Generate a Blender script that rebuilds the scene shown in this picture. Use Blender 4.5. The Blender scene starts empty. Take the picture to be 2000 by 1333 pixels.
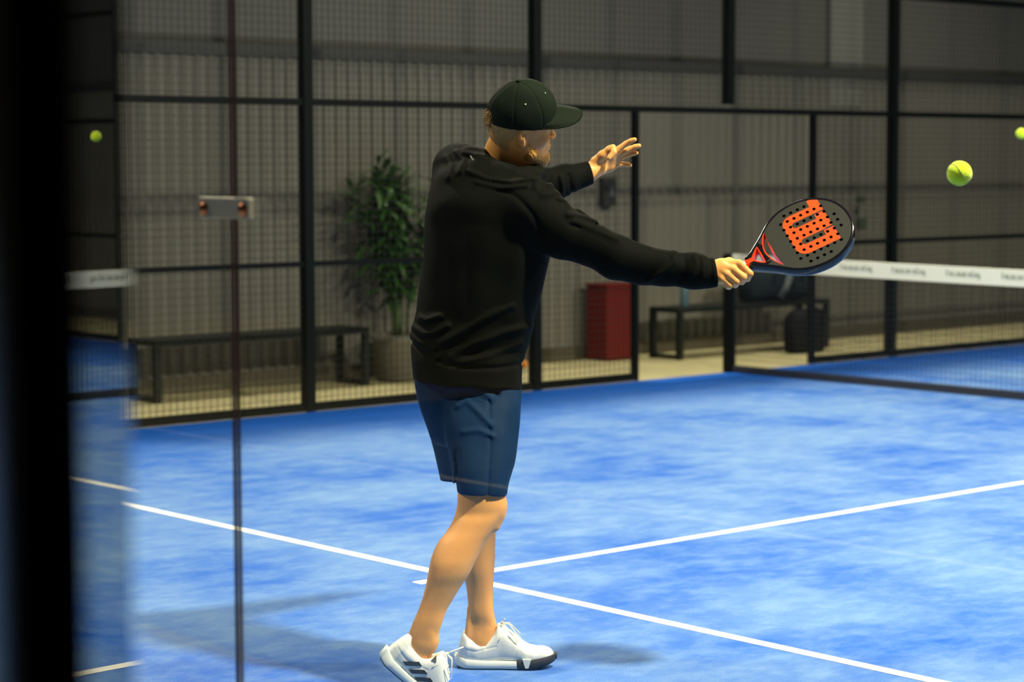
import bpy, bmesh, math, random
import numpy as np
from mathutils import Vector, Matrix
from mathutils.geometry import delaunay_2d_cdt
random.seed(7); RNG = np.random.default_rng(7)
D = bpy.data; SC = bpy.context.scene; COL = SC.collection

# ------------------------------------------------------------ camera
YAW, PIT, ROL, FPX = 0.848334674, 0.081508387, -0.002639, 4237.2
CAM = np.array([-12.3517817, -6.46461771, 1.61708448])
def cam_axes():
    fw = np.array([math.cos(YAW)*math.cos(PIT), math.sin(YAW)*math.cos(PIT), -math.sin(PIT)])
    r = np.array([math.sin(YAW), -math.cos(YAW), 0.0]); u = np.cross(r, fw)
    c, s = math.cos(ROL), math.sin(ROL)
    return c*r+s*u, -s*r+c*u, fw
CR, CU, CF = cam_axes()
MW = np.array([CR, CU, CF])              # rows: right, up, away in world axes
cd = D.cameras.new('camera'); cam = D.objects.new('camera', cd); COL.objects.link(cam)
cd.sensor_width = 36; cd.lens = FPX*36/2000
cam.matrix_world = Matrix(((CR[0], CU[0], -CF[0], CAM[0]), (CR[1], CU[1], -CF[1], CAM[1]), (CR[2], CU[2], -CF[2], CAM[2]), (0, 0, 0, 1)))
cd.dof.use_dof = True; cd.dof.focus_distance = 6.75; cd.dof.aperture_fstop = 3.1
cd.clip_start = 0.05
SC.camera = cam
SC.view_settings.view_transform = 'Standard'; SC.view_settings.look = 'None'
SC.view_settings.gamma = 1; SC.view_settings.use_curve_mapping = False
SC.view_settings.exposure = 0.0

def toworld(P):
    return np.asarray(P, float) @ MW + CAM
def J(x, y, d): return np.array([(x-1000)/FPX*d, (666.5-y)/FPX*d, d])   # a measured point at depth d, in axes right/up/away
def W(x, y, d): return toworld(J(x, y, d))
def G(x, y, z=0.0):
    v = CF + (x-1000)/FPX*CR + (666.5-y)/FPX*CU
    return CAM + v*((z-CAM[2])/v[2])

# ------------------------------------------------------------ world and lights
w = D.worlds.new('hall_air'); SC.world = w; w.use_nodes = True
w.node_tree.nodes['Background'].inputs[0].default_value = (0.55, 0.6, 0.6, 1)
w.node_tree.nodes['Background'].inputs[1].default_value = 0.022
def lamp(name, loc, target, power, size=0.45, spread=130, col=(1, .91, .70)):
    l = D.lights.new(name, 'AREA'); l.shape = 'RECTANGLE'; l.size = size; l.size_y = size*.7
    l.energy = power; l.color = col; l.spread = math.radians(spread)
    o = D.objects.new(name, l); COL.objects.link(o); o.location = loc
    o.rotation_euler = (Vector(target)-Vector(loc)).to_track_quat('-Z', 'Y').to_euler()
    return o
lamp('floodlight', (-6.8, -4.75, 6.3), (-6.9, -1.2, 0), 700, .4, 150)
lamp('floodlight', (-2.6, -5.5, 6.0), (-3.0, 0.2, 0), 260, .45, 110)
lamp('floodlight', (-11.6, 2.2, 6.0), (-7.6, -0.8, 0), 130, .35)
lamp('floodlight', (2.5, -5.5, 6.0), (1.0, 0.5, 0), 430)
lamp('floodlight', (-6.5, 5.6, 6.0), (-6.4, 0.6, 0), 240)
lamp('floodlight', (-1.0, 5.6, 6.0), (-1.5, 1.0, 0), 280)
lamp('floodlight', (4.0, 5.6, 6.0), (4.0, 1.0, 0), 240)
lamp('floodlight', (-16.5, -3.5, 6.0), (-16.0, -1.0, 0), 250, .45, 90)

# ------------------------------------------------------------ helpers
def tag(o, label=None, cat=None, group=None, kind=None):
    if label: o['label'] = label
    if cat: o['category'] = cat
    if group: o['group'] = group
    if kind: o['kind'] = kind
    return o
def empty(name, loc=(0, 0, 0), rz=0):
    o = D.objects.new(name, None); COL.objects.link(o); o.location = Vector(loc); o.rotation_euler = (0, 0, rz); o.empty_display_size = .1
    return o
def mat(name, col, rough=.6, metal=0, bump=0, bscale=60, var=0, vscale=8, spec=.5, ior=None, sss=0, sheen=0, bdist=.002):
    m = D.materials.new(name); m.use_nodes = True; nt = m.node_tree; b = nt.nodes['Principled BSDF']
    b.inputs['Base Color'].default_value = (*col, 1); b.inputs['Roughness'].default_value = rough; b.inputs['Metallic'].default_value = metal
    b.inputs['Specular IOR Level'].default_value = spec
    if ior: b.inputs['IOR'].default_value = ior
    if sss:
        b.inputs['Subsurface Weight'].default_value = sss; b.inputs['Subsurface Radius'].default_value = (.012, .005, .003); b.inputs['Subsurface Scale'].default_value = 1
    if sheen: b.inputs['Sheen Weight'].default_value = sheen; b.inputs['Sheen Roughness'].default_value = .5
    tc = nt.nodes.new('ShaderNodeTexCoord')
    if var:
        n = nt.nodes.new('ShaderNodeTexNoise'); n.inputs['Scale'].default_value = vscale; n.inputs['Detail'].default_value = 5
        nt.links.new(tc.outputs['Object'], n.inputs['Vector'])
        mx = nt.nodes.new('ShaderNodeMix'); mx.data_type = 'RGBA'
        mx.inputs[6].default_value = (*[c*(1-var) for c in col], 1); mx.inputs[7].default_value = (*[min(1, c*(1+var)) for c in col], 1)
        nt.links.new(n.outputs['Fac'], mx.inputs[0]); nt.links.new(mx.outputs[2], b.inputs['Base Color'])
    if bump:
        n = nt.nodes.new('ShaderNodeTexNoise'); n.inputs['Scale'].default_value = bscale; n.inputs['Detail'].default_value = 4
        nt.links.new(tc.outputs['Object'], n.inputs['Vector'])
        bp = nt.nodes.new('ShaderNodeBump'); bp.inputs['Strength'].default_value = bump; bp.inputs['Distance'].default_value = bdist
        nt.links.new(n.outputs['Fac'], bp.inputs['Height']); nt.links.new(bp.outputs['Normal'], b.inputs['Normal'])
    return m
def mesh_obj(name, V, F, m, parent=None, smooth=False, off=None, mats=None, midx=None):
    me = D.meshes.new(name); V = np.asarray(V, float)
    if off is not None: V = V-np.asarray(off)
    me.from_pydata(V.tolist(), [], [tuple(int(i) for i in f) for f in F])
    for x in (mats or [m]): me.materials.append(x)
    if midx is not None: me.polygons.foreach_set('material_index', np.asarray(midx, dtype=np.int32))
    if smooth: me.polygons.foreach_set('use_smooth', np.ones(len(me.polygons), dtype=bool))
    me.update(); o = D.objects.new(name, me); COL.objects.link(o)
    if parent: o.parent = parent
    return o
class MB:
    def __init__(s): s.V = []; s.F = []
    def add(s, V, F):
        n = len(s.V); s.V += [tuple(v) for v in V]; s.F += [tuple(i+n for i in f) for f in F]; return s
    def box(s, c, d, R=None):
        c = np.array(c, float); d = np.array(d, float)/2
        P = np.array([[x, y, z] for x in (-1, 1) for y in (-1, 1) for z in (-1, 1)])*d
        if R is not None: P = P @ np.array(R)
        return s.add(P+c, [(0, 1, 3, 2), (4, 6, 7, 5), (0, 4, 5, 1), (2, 3, 7, 6), (0, 2, 6, 4), (1, 5, 7, 3)])
    def tube(s, pts, r, n=8, cap=True, closed=False):
        pts = [np.array(p, float) for p in pts]; N = len(pts); V = []; F = []
        rs = r if hasattr(r, '__len__') else [r]*N
        prev = None
        for i, p in enumerate(pts):
            a = pts[(i-1) % N] if closed else pts[max(i-1, 0)]; b = pts[(i+1) % N] if closed else pts[min(i+1, N-1)]
            t = b-a; t = t/(np.linalg.norm(t)+1e-12)
            if prev is None:
                h = np.array([0, 0, 1.]) if abs(t[2]) < .9 else np.array([1., 0, 0]); e = np.cross(t, h)
            else: e = prev-t*(prev@t)
            e /= np.linalg.norm(e)+1e-12; prev = e; g = np.cross(t, e)
            for k in range(n):
                a_ = 2*math.pi*k/n; V.append(p+rs[i]*(math.cos(a_)*e+math.sin(a_)*g))
        for i in range(N if closed else N-1):
            j = (i+1) % N
            for k in range(n): F.append((i*n+k, i*n+(k+1) % n, j*n+(k+1) % n, j*n+k))
        if cap and not closed: F += [tuple(range(n-1, -1, -1)), tuple(range((N-1)*n, N*n))]
        return s.add(V, F)
    def lathe(s, prof, c=(0, 0, 0), n=24):
        V = []; F = []
        for r, z in prof:
            for k in range(n): a = 2*math.pi*k/n; V.append((c[0]+r*math.cos(a), c[1]+r*math.sin(a), c[2]+z))
        for i in range(len(prof)-1):
            for k in range(n): F.append((i*n+k, i*n+(k+1) % n, (i+1)*n+(k+1) % n, (i+1)*n+k))
        F += [tuple(range(n-1, -1, -1)), tuple(range((len(prof)-1)*n, len(prof)*n))]
        return s.add(V, F)
    def build(s, name, m, parent=None, smooth=False, bevel=0, off=None):
        o = mesh_obj(name, np.array(s.V), s.F, m, parent, smooth, off)
        if bevel:
            b = o.modifiers.new('b', 'BEVEL'); b.width = bevel; b.segments = 2
        return o
def sphere(c, r, n=12, m=18, sq=(1, 1, 1)):
    V = [(c[0], c[1], c[2]+r*sq[2])]; F = []
    for i in range(1, n):
        th = math.pi*i/n
        for k in range(m):
            a = 2*math.pi*k/m; V.append((c[0]+r*sq[0]*math.sin(th)*math.cos(a), c[1]+r*sq[1]*math.sin(th)*math.sin(a), c[2]+r*sq[2]*math.cos(th)))
    V.append((c[0], c[1], c[2]-r*sq[2])); L = len(V)-1
    for k in range(m): F.append((0, 1+k, 1+(k+1) % m)); F.append((L, L-1-k, L-1-(k+1) % m))
    for i in range(n-2):
        for k in range(m): F.append((1+i*m+k, 1+(i+1)*m+k, 1+(i+1)*m+(k+1) % m, 1+i*m+(k+1) % m))
    return V, F

# ------------------------------------------------------------ materials
STEEL = mat('black_powder_steel', (.0025, .004, .004), .5, bump=.1, bscale=200, spec=.08)
WIRE = mat('black_wire', (.012, .013, .012), .5, spec=.2)
CHROME = mat('brushed_steel', (.42, .40, .32), .5, .6)
WHITE_LINE = mat('white_line_turf', (.86, .86, .8), .9, bump=.5, bscale=400)
CONC = mat('concrete_floor', (.36, .32, .17), .8, var=.2, vscale=3, bump=.2)
def turf():
    m = D.materials.new('blue_sanded_turf'); m.use_nodes = True; nt = m.node_tree; b = nt.nodes['Principled BSDF']; L = nt.links
    b.inputs['Roughness'].default_value = .85; b.inputs['Specular IOR Level'].default_value = .25
    geo = nt.nodes.new('ShaderNodeNewGeometry'); sep = nt.nodes.new('ShaderNodeSeparateXYZ'); L.new(geo.outputs['Position'], sep.inputs[0])
    def noise(scale, det=4, sx=1, sy=1, rough=.6):
        mp = nt.nodes.new('ShaderNodeMapping'); mp.inputs['Scale'].default_value = (sx, sy, 1); L.new(geo.outputs['Position'], mp.inputs[0])
        n = nt.nodes.new('ShaderNodeTexNoise'); n.inputs['Scale'].default_value = scale; n.inputs['Detail'].default_value = det; n.inputs['Roughness'].default_value = rough
        L.new(mp.outputs[0], n.inputs['Vector']); return n.outputs['Fac']
    def math_(op, a, b_=None, c=None):
        n = nt.nodes.new('ShaderNodeMath'); n.operation = op
        for i, x in enumerate((a, b_, c)):
            if x is None: continue
            if isinstance(x, (int, float)): n.inputs[i].default_value = x
            else: L.new(x, n.inputs[i])
        return n.outputs[0]
    def ramp(x, p0, p1):
        n = nt.nodes.new('ShaderNodeMapRange'); n.interpolation_type = 'SMOOTHSTEP'; L.new(x, n.inputs[0]); n.inputs[1].default_value = p0; n.inputs[2].default_value = p1; return n.outputs[0]
    sand = ramp(noise(.9, 5), .30, .62)                         # drifts of sand in the pile
    fine = ramp(noise(5, 6, 1, 1.6, .7), .38, .66)
    edge = ramp(math_('SUBTRACT', 5.0, math_('ABSOLUTE', sep.outputs[1])), .15, 1.7)   # less sand along the fence
    s = math_('MULTIPLY', math_('ADD', math_('MULTIPLY', sand, .65), math_('MULTIPLY', fine, .35)), edge)
    mx = nt.nodes.new('ShaderNodeMix'); mx.data_type = 'RGBA'; L.new(s, mx.inputs[0])
    mx.inputs[6].default_value = (.0, .092, .50, 1); mx.inputs[7].default_value = (.155, .29, .56, 1)
    g = noise(260, 3); sp = nt.nodes.new('ShaderNodeMix'); sp.data_type = 'RGBA'; sp.blend_type = 'MULTIPLY'
    L.new(mx.outputs[2], sp.inputs[6]); sp.inputs[0].default_value = 1
    cr = nt.nodes.new('ShaderNodeMapRange'); L.new(g, cr.inputs[0]); cr.inputs[1].default_value = .3; cr.inputs[2].default_value = .7; cr.inputs[3].default_value = .72; cr.inputs[4].default_value = 1.25
    cc = nt.nodes.new('ShaderNodeCombineColor'); [L.new(cr.outputs[0], cc.inputs[i]) for i in range(3)]
    L.new(cc.outputs[0], sp.inputs[7]); L.new(sp.outputs[2], b.inputs['Base Color'])
    bp = nt.nodes.new('ShaderNodeBump'); bp.inputs['Strength'].default_value = .6; bp.inputs['Distance'].default_value = .006
    L.new(noise(180, 4), bp.inputs['Height']); L.new(bp.outputs[0], b.inputs['Normal'])
    return m
TURF = turf()

# ------------------------------------------------------------ the setting
def struct(name, mb, m, **k): return tag(mb.build(name, m, **k), kind='structure')
struct('floor', MB().box((0, 0, -.06), (46, 40, .1)), CONC)
struct('floor', MB().box((0, 0, -.004), (20.0, 10.0, .008)), TURF)
struct('floor', MB().box((-18, 0, -.004), (12.6, 10.0, .008)), TURF)        # the next court, behind the photographer
for n, c, d in (('trim_1', (-6.95, 0, .0008), (.055, 10, .0016)), ('trim_2', (6.95, 0, .0008), (.055, 10, .0016)),
                ('trim_3', (0, 0, .0006), (14.3, .055, .0012)), ('trim_4', (-14.75, 0, .0008), (.055, 10, .0016))):
    struct(n, MB().box(c, d), WHITE_LINE)
# far wall: ribbed cladding below, flat sheets above a ledge
CLAD = mat('grey_cladding', (.138, .133, .114), .8, spec=.2, var=.08, vscale=2)
UPPER = mat('dark_grey_panel', (.105, .103, .095), .8, spec=.2, var=.1, vscale=1.2)
WY = 6.72
V = []; F = []; prof = [(0, 0), (.055, 0), (.07, .022), (.098, .022), (.113, 0)]
xs = []; x = -9.0
while x < 16: xs += [(x+a, WY-b) for a, b in prof[:4]]; x += .113
for (a, b) in xs: V += [(a, b, 0), (a, b, 2.42)]
F = [(2*i, 2*i+2, 2*i+3, 2*i+1) for i in range(len(xs)-1)]
tag(mesh_obj('wall_back', V, F, CLAD), kind='structure')
struct('wall_back', MB().box((3, WY+.1, 4.9), (26, .12, 5.0)), UPPER)
struct('trim_5', MB().box((3, WY-.005, 2.45), (26, .07, .09)), mat('dark_ledge', (.035, .037, .036), .6))
struct('baseboard_back', MB().box((3, WY-.03, .05), (26, .04, .1)), mat('baseboard_dark', (.06, .052, .03), .7))
struct('trim_6', MB().box((3.42, WY+.02, 4.5), (.46, .06, 4.7)), mat('pale_grey_strip', (.17, .17, .155), .8, spec=.2))  # upright strip on the upper wall, paler than the sheets around it
struct('wall_left', MB().box((16, 0, 3), (.2, 40, 6.2)), UPPER)

# ------------------------------------------------------------ fence of the far side
def fence():
    f = empty('court_fence', (0, 5.03, 0)); y = 0.0
    tag(f, 'tall black steel and wire mesh fence along the far side of the blue court', 'fence')
    S = .072
    for x, z0 in ((-6, 0), (-4, 0), (-2, 0), (0, 2.07), (2, 0), (4, 0), (6, 0)):
        MB().box((x, y, (z0+4)/2), (S, S, 4-z0)).build('post', STEEL, f)
    for x in (-1, 1): MB().box((x, y, 1.0), (.045, .045, 2.0)).build('door_post', STEEL, f)
    for z in (2.02, 3.0): MB().box((0, y-.005, z), (12, .04, .045)).build('rail', STEEL, f)
    for a, b in ((-6, -1), (1, 6)):
        MB().box(((a+b)/2, y-.005, .97), (b-a, .035, .035)).build('rail', STEEL, f)
        MB().box(((a+b)/2, y-.005, .03), (b-a, .04, .055)).build('base_rail', STEEL, f)
    r = .0018
    def panel(x0, x1, z0, z1):
        mb = MB(); x = x0+.04
        while x < x1-.01: mb.box((x, y, (z0+z1)/2), (2*r, 2*r, z1-z0)); x += .05
        z = z0+.04
        while z < z1-.01: mb.box(((x0+x1)/2, y+.004, z), (x1-x0, 2*r, 2*r)); z += .05
        mb.build('wire_mesh', WIRE, f)
    for a in (-6, -4, -2, 0, 2, 4):
        if a not in (-2, 0): panel(a, a+2, .05, .96); panel(a, a+2, .98, 2.0)
        panel(a, a+2, 2.03, 2.98); panel(a, a+2, 3.02, 3.95)
    panel(-2, -1, .05, .96); panel(-2, -1, .98, 2.0); panel(1, 2, .05, .96); panel(1, 2, .98, 2.0)
fence()

# ------------------------------------------------------------ net
def net():
    t = empty('court_net', (0, 5, 0)); tag(t, 'black padel net with wide white top tape across the blue court', 'net')
    def top(y): return .88+.04*(y/5)**2
    for s in (1,): MB().box((0, 0, .46), (.07, .07, .92)).build('net_post', STEEL, t)
    MB().box((0, -10, .46), (.07, .07, .92)).build('net_post', STEEL, t)
    V = []; F = []; N = 60
    for i in range(N+1):
        y = 5-.04-i*(9.92/N); z = top(y)
        V += [(-.013, y-5, z-.115), (-.013, y-5, z), (.013, y-5, z), (.013, y-5, z-.115)]
    for i in range(N):
        a = 4*i
        for k in range(4): F.append((a+k, a+(k+1) % 4, a+4+(k+1) % 4, a+4+k))
    F += [(3, 2, 1, 0), (4*N, 4*N+1, 4*N+2, 4*N+3)]
    tape = mesh_obj('top_tape', V, F, mat('white_tape', (.83, .82, .68), .7), t)
    NET = mat('black_net_cord', (.02, .022, .03), .8)
    mb = MB(); y = 4.95
    while y > -4.95: mb.box((0, y-5, (top(y)-.1+.04)/2), (.0022, .0022, top(y)-.1-.04)); y -= .043
    z = .06
    while z < .78: mb.box((0.001, -5, z), (.0022, 9.9, .0022)); z += .043
    mb.build('net_cords', NET, t)
    MB().box((0, -5, .03), (.03, 9.9, .05)).build('bottom_band', NET, t)
    # small printed words along the tape, unreadable at this distance
    INK = mat('tape_print', (.16, .19, .13), .8); rr = random.Random(3); y = 4.35
    while y > -4.6:
        ink = MB(); n = 11; yy = y
        for k in range(n):
            wd = .025*rr.uniform(.7, 1.15); h = .030; zc = top(yy)-.052; dz = 0
            if k in (0, 8): h = .044; dz = .007
            if k == n-1: h = .044; dz = -.008
            ink.box((-.0142, yy-wd/2-5, zc+dz), (.001, .008, h))
            if k % 3: ink.box((-.0142, yy-wd/2-5-.006, zc+(.011 if k % 2 else -.011)), (.001, .014, .006))
            if k % 2: ink.box((-.0142, yy-wd+.004-5, zc), (.001, .006, .028))
            yy -= wd+.004
        ink.build('printed_word', INK, tape); y = yy-.17
net()

# ------------------------------------------------------------ glass walls near the camera
def glass_mat():
    m = D.materials.new('clear_glass'); m.use_nodes = True; nt = m.node_tree; nt.nodes.clear()
    o = nt.nodes.new('ShaderNodeOutputMaterial'); mx = nt.nodes.new('ShaderNodeMixShader'); tr = nt.nodes.new('ShaderNodeBsdfTransparent'); gl = nt.nodes.new('ShaderNodeBsdfGlossy')
    lw = nt.nodes.new('ShaderNodeLayerWeight'); pw = nt.nodes.new('ShaderNodeMath'); pw.operation = 'POWER'; pw.inputs[1].default_value = 4.5
    fr = nt.nodes.new('ShaderNodeMath'); fr.operation = 'MULTIPLY_ADD'; fr.inputs[1].default_value = .8; fr.inputs[2].default_value = .03
    nt.links.new(lw.outputs['Facing'], pw.inputs[0]); nt.links.new(pw.outputs[0], fr.inputs[0])
    tr.inputs[0].default_value = (.97, .985, .975, 1); gl.inputs['Roughness'].default_value = .01
    nt.links.new(fr.outputs[0], mx.inputs[0]); nt.links.new(tr.outputs[0], mx.inputs[1]); nt.links.new(gl.outputs[0], mx.inputs[2]); nt.links.new(mx.outputs[0], o.inputs[0])
    return m
GLASS = glass_mat()
EDGE = mat('glass_edge', (.016, .007, .010), .3)
gw = empty('glass_wall', (-10, -3, 0)); tag(gw, 'large clear glass wall with one vertical seam and steel clip in front of the player', 'glass wall')
for a, b in ((-5.0, -2.996), (-2.988, -1.0)):
    g = MB().box((0, (a+b)/2+3, 1.51), (.010, b-a-.01, 2.98)).build('pane', GLASS, gw)
    for q in (-1, 1): MB().box((0, (a+b)/2+3+q*((b-a)/2-.0035), 1.51), (.0078, .0016, 2.98)).build('pane_edge', EDGE, g)
def clip():
    c = W(424, 404.5, 4.24); x0, z0 = -.012, c[2]; y0 = .008
    p = MB().box((x0-.006, y0, z0), (.012, .168, .040)).build('clip', CHROME, gw, bevel=.002); p['label'] = 'steel clip bridging the seam'
    BR = mat('bolt_copper', (.42, .16, .07), .3, 1)
    for q in (-1, 1):
        V, F = sphere((0, 0, 0), .0125, 8, 16, (.6, 1, 1)); MB().add([(v[0]+x0-.013, v[1]+y0+q*.066, v[2]+z0-.002) for v in V], F).build('bolt', BR, p, smooth=True)
clip()
def partition():
    # dark glazed partition beside the photographer, almost in line with the view
    ph = math.radians(2.6)
    def P(tt, side=0.0):
        q = CAM*np.array([1, 1, 0]); fh = np.array([math.cos(YAW), math.sin(YAW), 0]); rh = np.array([math.sin(YAW), -math.cos(YAW), 0])
        return q+fh*tt+rh*(-.34+math.tan(ph)*tt+side)
    base = P(1.28); dr = P(2)-P(1); ang = math.atan2(dr[1], dr[0])
    t = empty('glass_partition', base, ang); tag(t, 'dark tinted glass partition with a blurred black frame post at the left edge', 'partition')
    GD = mat('dark_tinted_glass', (.003, .004, .005), .0, spec=.36, ior=1.45)
    MB().box((.125, .006, 1.45), (.25, .012, 2.9)).build('glass', GD, t)
    MB().box((-.22, .006, 1.45), (.40, .012, 2.9)).build('frosted_glass', mat('frosted_dark_glass', (.004, .004, .004), .22, spec=.2), t)
    MB().box((0, -.006, 1.45), (.0475, .030, 2.9)).build('post', mat('black_painted_post', (.001, .001, .001), .9, spec=0), t)
partition()

# ------------------------------------------------------------ things by the far wall
BENCH = mat('dark_bench_steel', (.006, .009, .008), .5, spec=.2); BSLAT = mat('dark_bench_slat', (.03, .028, .02), .6)
def bench(loc, L, lab, grp='benches by the far wall'):
    t = empty('bench', loc); tag(t, lab, 'bench', grp); dp = .36; h = .43
    MB().box((0, 0, h-.02), (L, dp, .04)).build('seat', BENCH, t, bevel=.004)
    for s in (-1, 1):
        for q in (-1, 1): MB().box((s*(L/2-.025), q*(dp/2-.025), (h-.04)/2), (.05, .05, h-.04)).build('leg', BENCH, t, bevel=.003)
        MB().box((s*(L/2-.025), 0, .025), (.05, dp-.1, .03)).build('floor_bar', BENCH, t)
bench((-3.53, 6.35, -.01), 1.84, 'long dark metal bench by the ribbed wall, left of the potted plant')
bench((1.47, 6.22, -.01), 1.9, 'dark metal bench near the red bin, with bags on it')
def red_bin():
    t = empty('bin', (.16, 6.48, -.01)); tag(t, 'tall dark red bin standing against the far wall behind the fence', 'bin')
    R = mat('dark_red_paint', (.095, .004, .002), .6, spec=.2)
    MB().box((0, 0, .31), (.34, .26, .60)).build('bin_body', R, t, bevel=.015)
    MB().box((0, 0, .625), (.355, .275, .03)).build('lid', R, t, bevel=.008)
red_bin()
def plant():
    t = empty('potted_plant', (-2.20, 6.33, -.01)); tag(t, 'tall bushy green potted plant in front of the ribbed wall', 'plant')
    pot = MB().lathe([(.14, 0), (.19, .02), (.21, .30), (.225, .32), (.225, .35), (.2, .35), (.19, .32)], n=28).build('pot', mat('grey_pot', (.13, .125, .10), .7), t, smooth=True)
    MB().lathe([(.19, .30), (.19, .325)], n=20).build('soil', mat('soil', (.03, .02, .012), .95), pot)
    rr = random.Random(5); st = MB(); lf = MB()
    for k in range(16):
        a = rr.uniform(0, 6.28); h = rr.uniform(.95, 1.72); sp = rr.uniform(.05, .30)
        pts = []
        for i in range(9):
            u = i/8; pts.append((math.cos(a)*(.05+sp*u*u*1.1), min(.2, math.sin(a)*(.05+sp*u*u)), .3+(h-.3)*u))
        st.tube(pts, [.008*(1-.6*i/8) for i in range(9)], 6)
        for i in range(4, 9):
            for q in range(15):
                u = (i+rr.random())/9; p = np.array(pts[i])+np.array([0, 0, rr.uniform(-.06, .06)])
                az = rr.uniform(0, 6.28); el = rr.uniform(-.5, .9); L = rr.uniform(.16, .30)*(.65+.35*u)
                d = np.array([math.cos(az)*math.cos(el), math.sin(az)*math.cos(el), math.sin(el)])
                if p[1]+d[1]*L > .28: d[1] = -abs(d[1])
                sd = np.cross(d, [0, 0, 1.]); sd /= np.linalg.norm(sd)+1e-9; wd = .022
                A = p; B = p+d*L*.45; Cc = p+d*L*.8-np.array([0, 0, L*.10]); E_ = p+d*L-np.array([0, 0, L*.25])
                lf.add([A, B+sd*wd, B-sd*wd, Cc+sd*wd*.7, Cc-sd*wd*.7, E_], [(0, 1, 2), (1, 3, 4, 2), (3, 5, 4)])
    st.build('stems', mat('green_stem', (.05, .09, .02), .6), t, smooth=True)
    lf.build('leaves', mat('green_leaf', (.020, .070, .008), .5, spec=.3, var=.4, vscale=9), t)
plant()
def wallbits():
    def on_wall(x, y):
        v = CF+(x-1000)/FPX*CR+(666.5-y)/FPX*CU; return CAM+v*((WY-.03-CAM[1])/v[1])
    p = on_wall(1182, 375); t = empty('wall_box', p); tag(t, 'small black control box mounted on the far wall below the raised hand', 'box')
    MB().box((0, -.03, 0), (.15, .07, .24)).build('housing', mat('black_plastic', (.012, .013, .015), .5), t, bevel=.008)
    MB().box((0.015, -.068, .01), (.06, .008, .09)).build('display', mat('grey_display', (.07, .08, .09), .3), t)
    DK = mat('dark_green_sign', (.03, .05, .03), .7)
    for (x, y, w_, h_, lab) in ((1682, 389, .10, .06, 'small dark sign on the far wall, topmost of the three right of the racket'),
                                (1676, 411, .05, .07, 'tiny dark brown sign on the far wall, middle of the three right of the racket'),
                                (1684, 437, .11, .10, 'small dark sign on the far wall, lowest of the three right of the racket')):
        q = on_wall(x, y); mb = MB().box((0, 0, 0), (w_, .012, h_)); o = mb.build('wall_sign', DK, bevel=.002); o.location = Vector(q); tag(o, lab, 'sign', 'small signs on the far wall')
wallbits()
def bag(loc, dims, lab, col, strap=None):
    t = empty('sports_bag', loc); tag(t, lab, 'bag', 'bags at the right bench'); L, w_, h = dims
    M_ = mat('dark_nylon', col, .8, spec=.12, bump=.4, bscale=20, bdist=.01)
    V = []; F = []; n = 16; S = 9
    for i in range(S):
        u = i/(S-1)*2-1; sc = (1-abs(u)**4)*.35+.65
        for k in range(n):
            a = 2*math.pi*k/n; c, s = math.cos(a), math.sin(a); p = .55
            V.append((u*L/2, math.copysign(abs(c)**p, c)*w_/2*sc, h/2+math.copysign(abs(s)**p, s)*h/2*(sc if s > 0 else 1)))
    for i in range(S-1):
        for k in range(n): F.append((i*n+k, i*n+(k+1) % n, (i+1)*n+(k+1) % n, (i+1)*n+k))
    F += [tuple(range(n-1, -1, -1)), tuple(range((S-1)*n, S*n))]
    mesh_obj('bag_body', V, F, M_, t, smooth=True)
    MB().tube([(-L*.25, -w_/2, h*.6), (-L*.2, -w_/2-.01, h*.95), (0, 0, h*1.12), (L*.2, -w_/2-.01, h*.95), (L*.25, -w_/2, h*.6)], .012, 8).build('handle', M_, t, smooth=True)
    if strap: MB().tube([np.array(q)*1.0 for q in strap], .03, 8).build('strap', mat('grey_strap', (.07, .09, .10), .8), t, smooth=True)
bag((1.90, 6.22, .426), (.78, .30, .27), 'dark blue sports bag lying on the right bench below the racket', (.008, .014, .02), [(.02, -.15, .22), (-.04, -.165, .13), (-.12, -.165, .03)])
bag((1.86, 5.84, -.01), (.40, .22, .38), 'black bag standing on the floor in front of the right bench', (.005, .006, .006))
def bottle():
    p = (.74, 6.2, .42); t = empty('drinking_bottle', p); tag(t, 'blue grey drinking bottle standing on the right bench', 'bottle')
    MB().lathe([(.034, 0), (.037, .01), (.037, .15), (.03, .18), (.018, .19)], n=20).build('bottle_body', mat('blue_grey_bottle', (.05, .10, .12), .35), t, smooth=True)
    MB().lathe([(.02, .188), (.02, .215), (.012, .22)], n=16).build('cap', STEEL, t, smooth=True)
bottle()
V, F = sphere((0, 0, 0), .033)
q = G(1023, 712, .033-.01); ob = mesh_obj('ball', V, F, mat('orange_rubber', (.55, .20, .02), .7), smooth=True); ob.location = Vector(q)
tag(ob, 'small orange ball on the concrete floor beyond the fence, beside the player\'s hip', 'ball')

# ------------------------------------------------------------ padel balls in the air
def ball(px, py, d, lab):
    FELT = D.materials.get('yellow_felt') or mat('yellow_felt', (.66, .90, .008), .95, bump=.8, bscale=500, sheen=.3)
    o = empty('padel_ball', W(px, py, d)); o.rotation_euler = (.5, .9, 2.6); tag(o, lab, 'ball', 'yellow balls in the air')
    V, F = sphere((0, 0, 0), .0325, 16, 28)
    b = mesh_obj('felt', V, F, FELT, o, smooth=True)
    pts = []
    for i in range(72):
        t = 2*math.pi*i/72; a = .44; x = math.cos(t)*(1-a)+a*math.cos(3*t); y = math.sin(t)*(1-a)-a*math.sin(3*t); z = 2*math.sqrt(a*(1-a))*math.sin(2*t)
        v = np.array([x, y, z]); pts.append(v/np.linalg.norm(v)*.0322)
    MB().tube(pts, .0012, 6, closed=True).build('seam', mat('seam_grey', (.35, .42, .12), .7), o, smooth=True)
ball(1874, 339, 5.62, 'bright yellow padel ball in the air right of the racket, the larger one')
ball(1995, 261, 13.0, 'yellow ball in the air cut off by the right edge of the photo')
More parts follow.
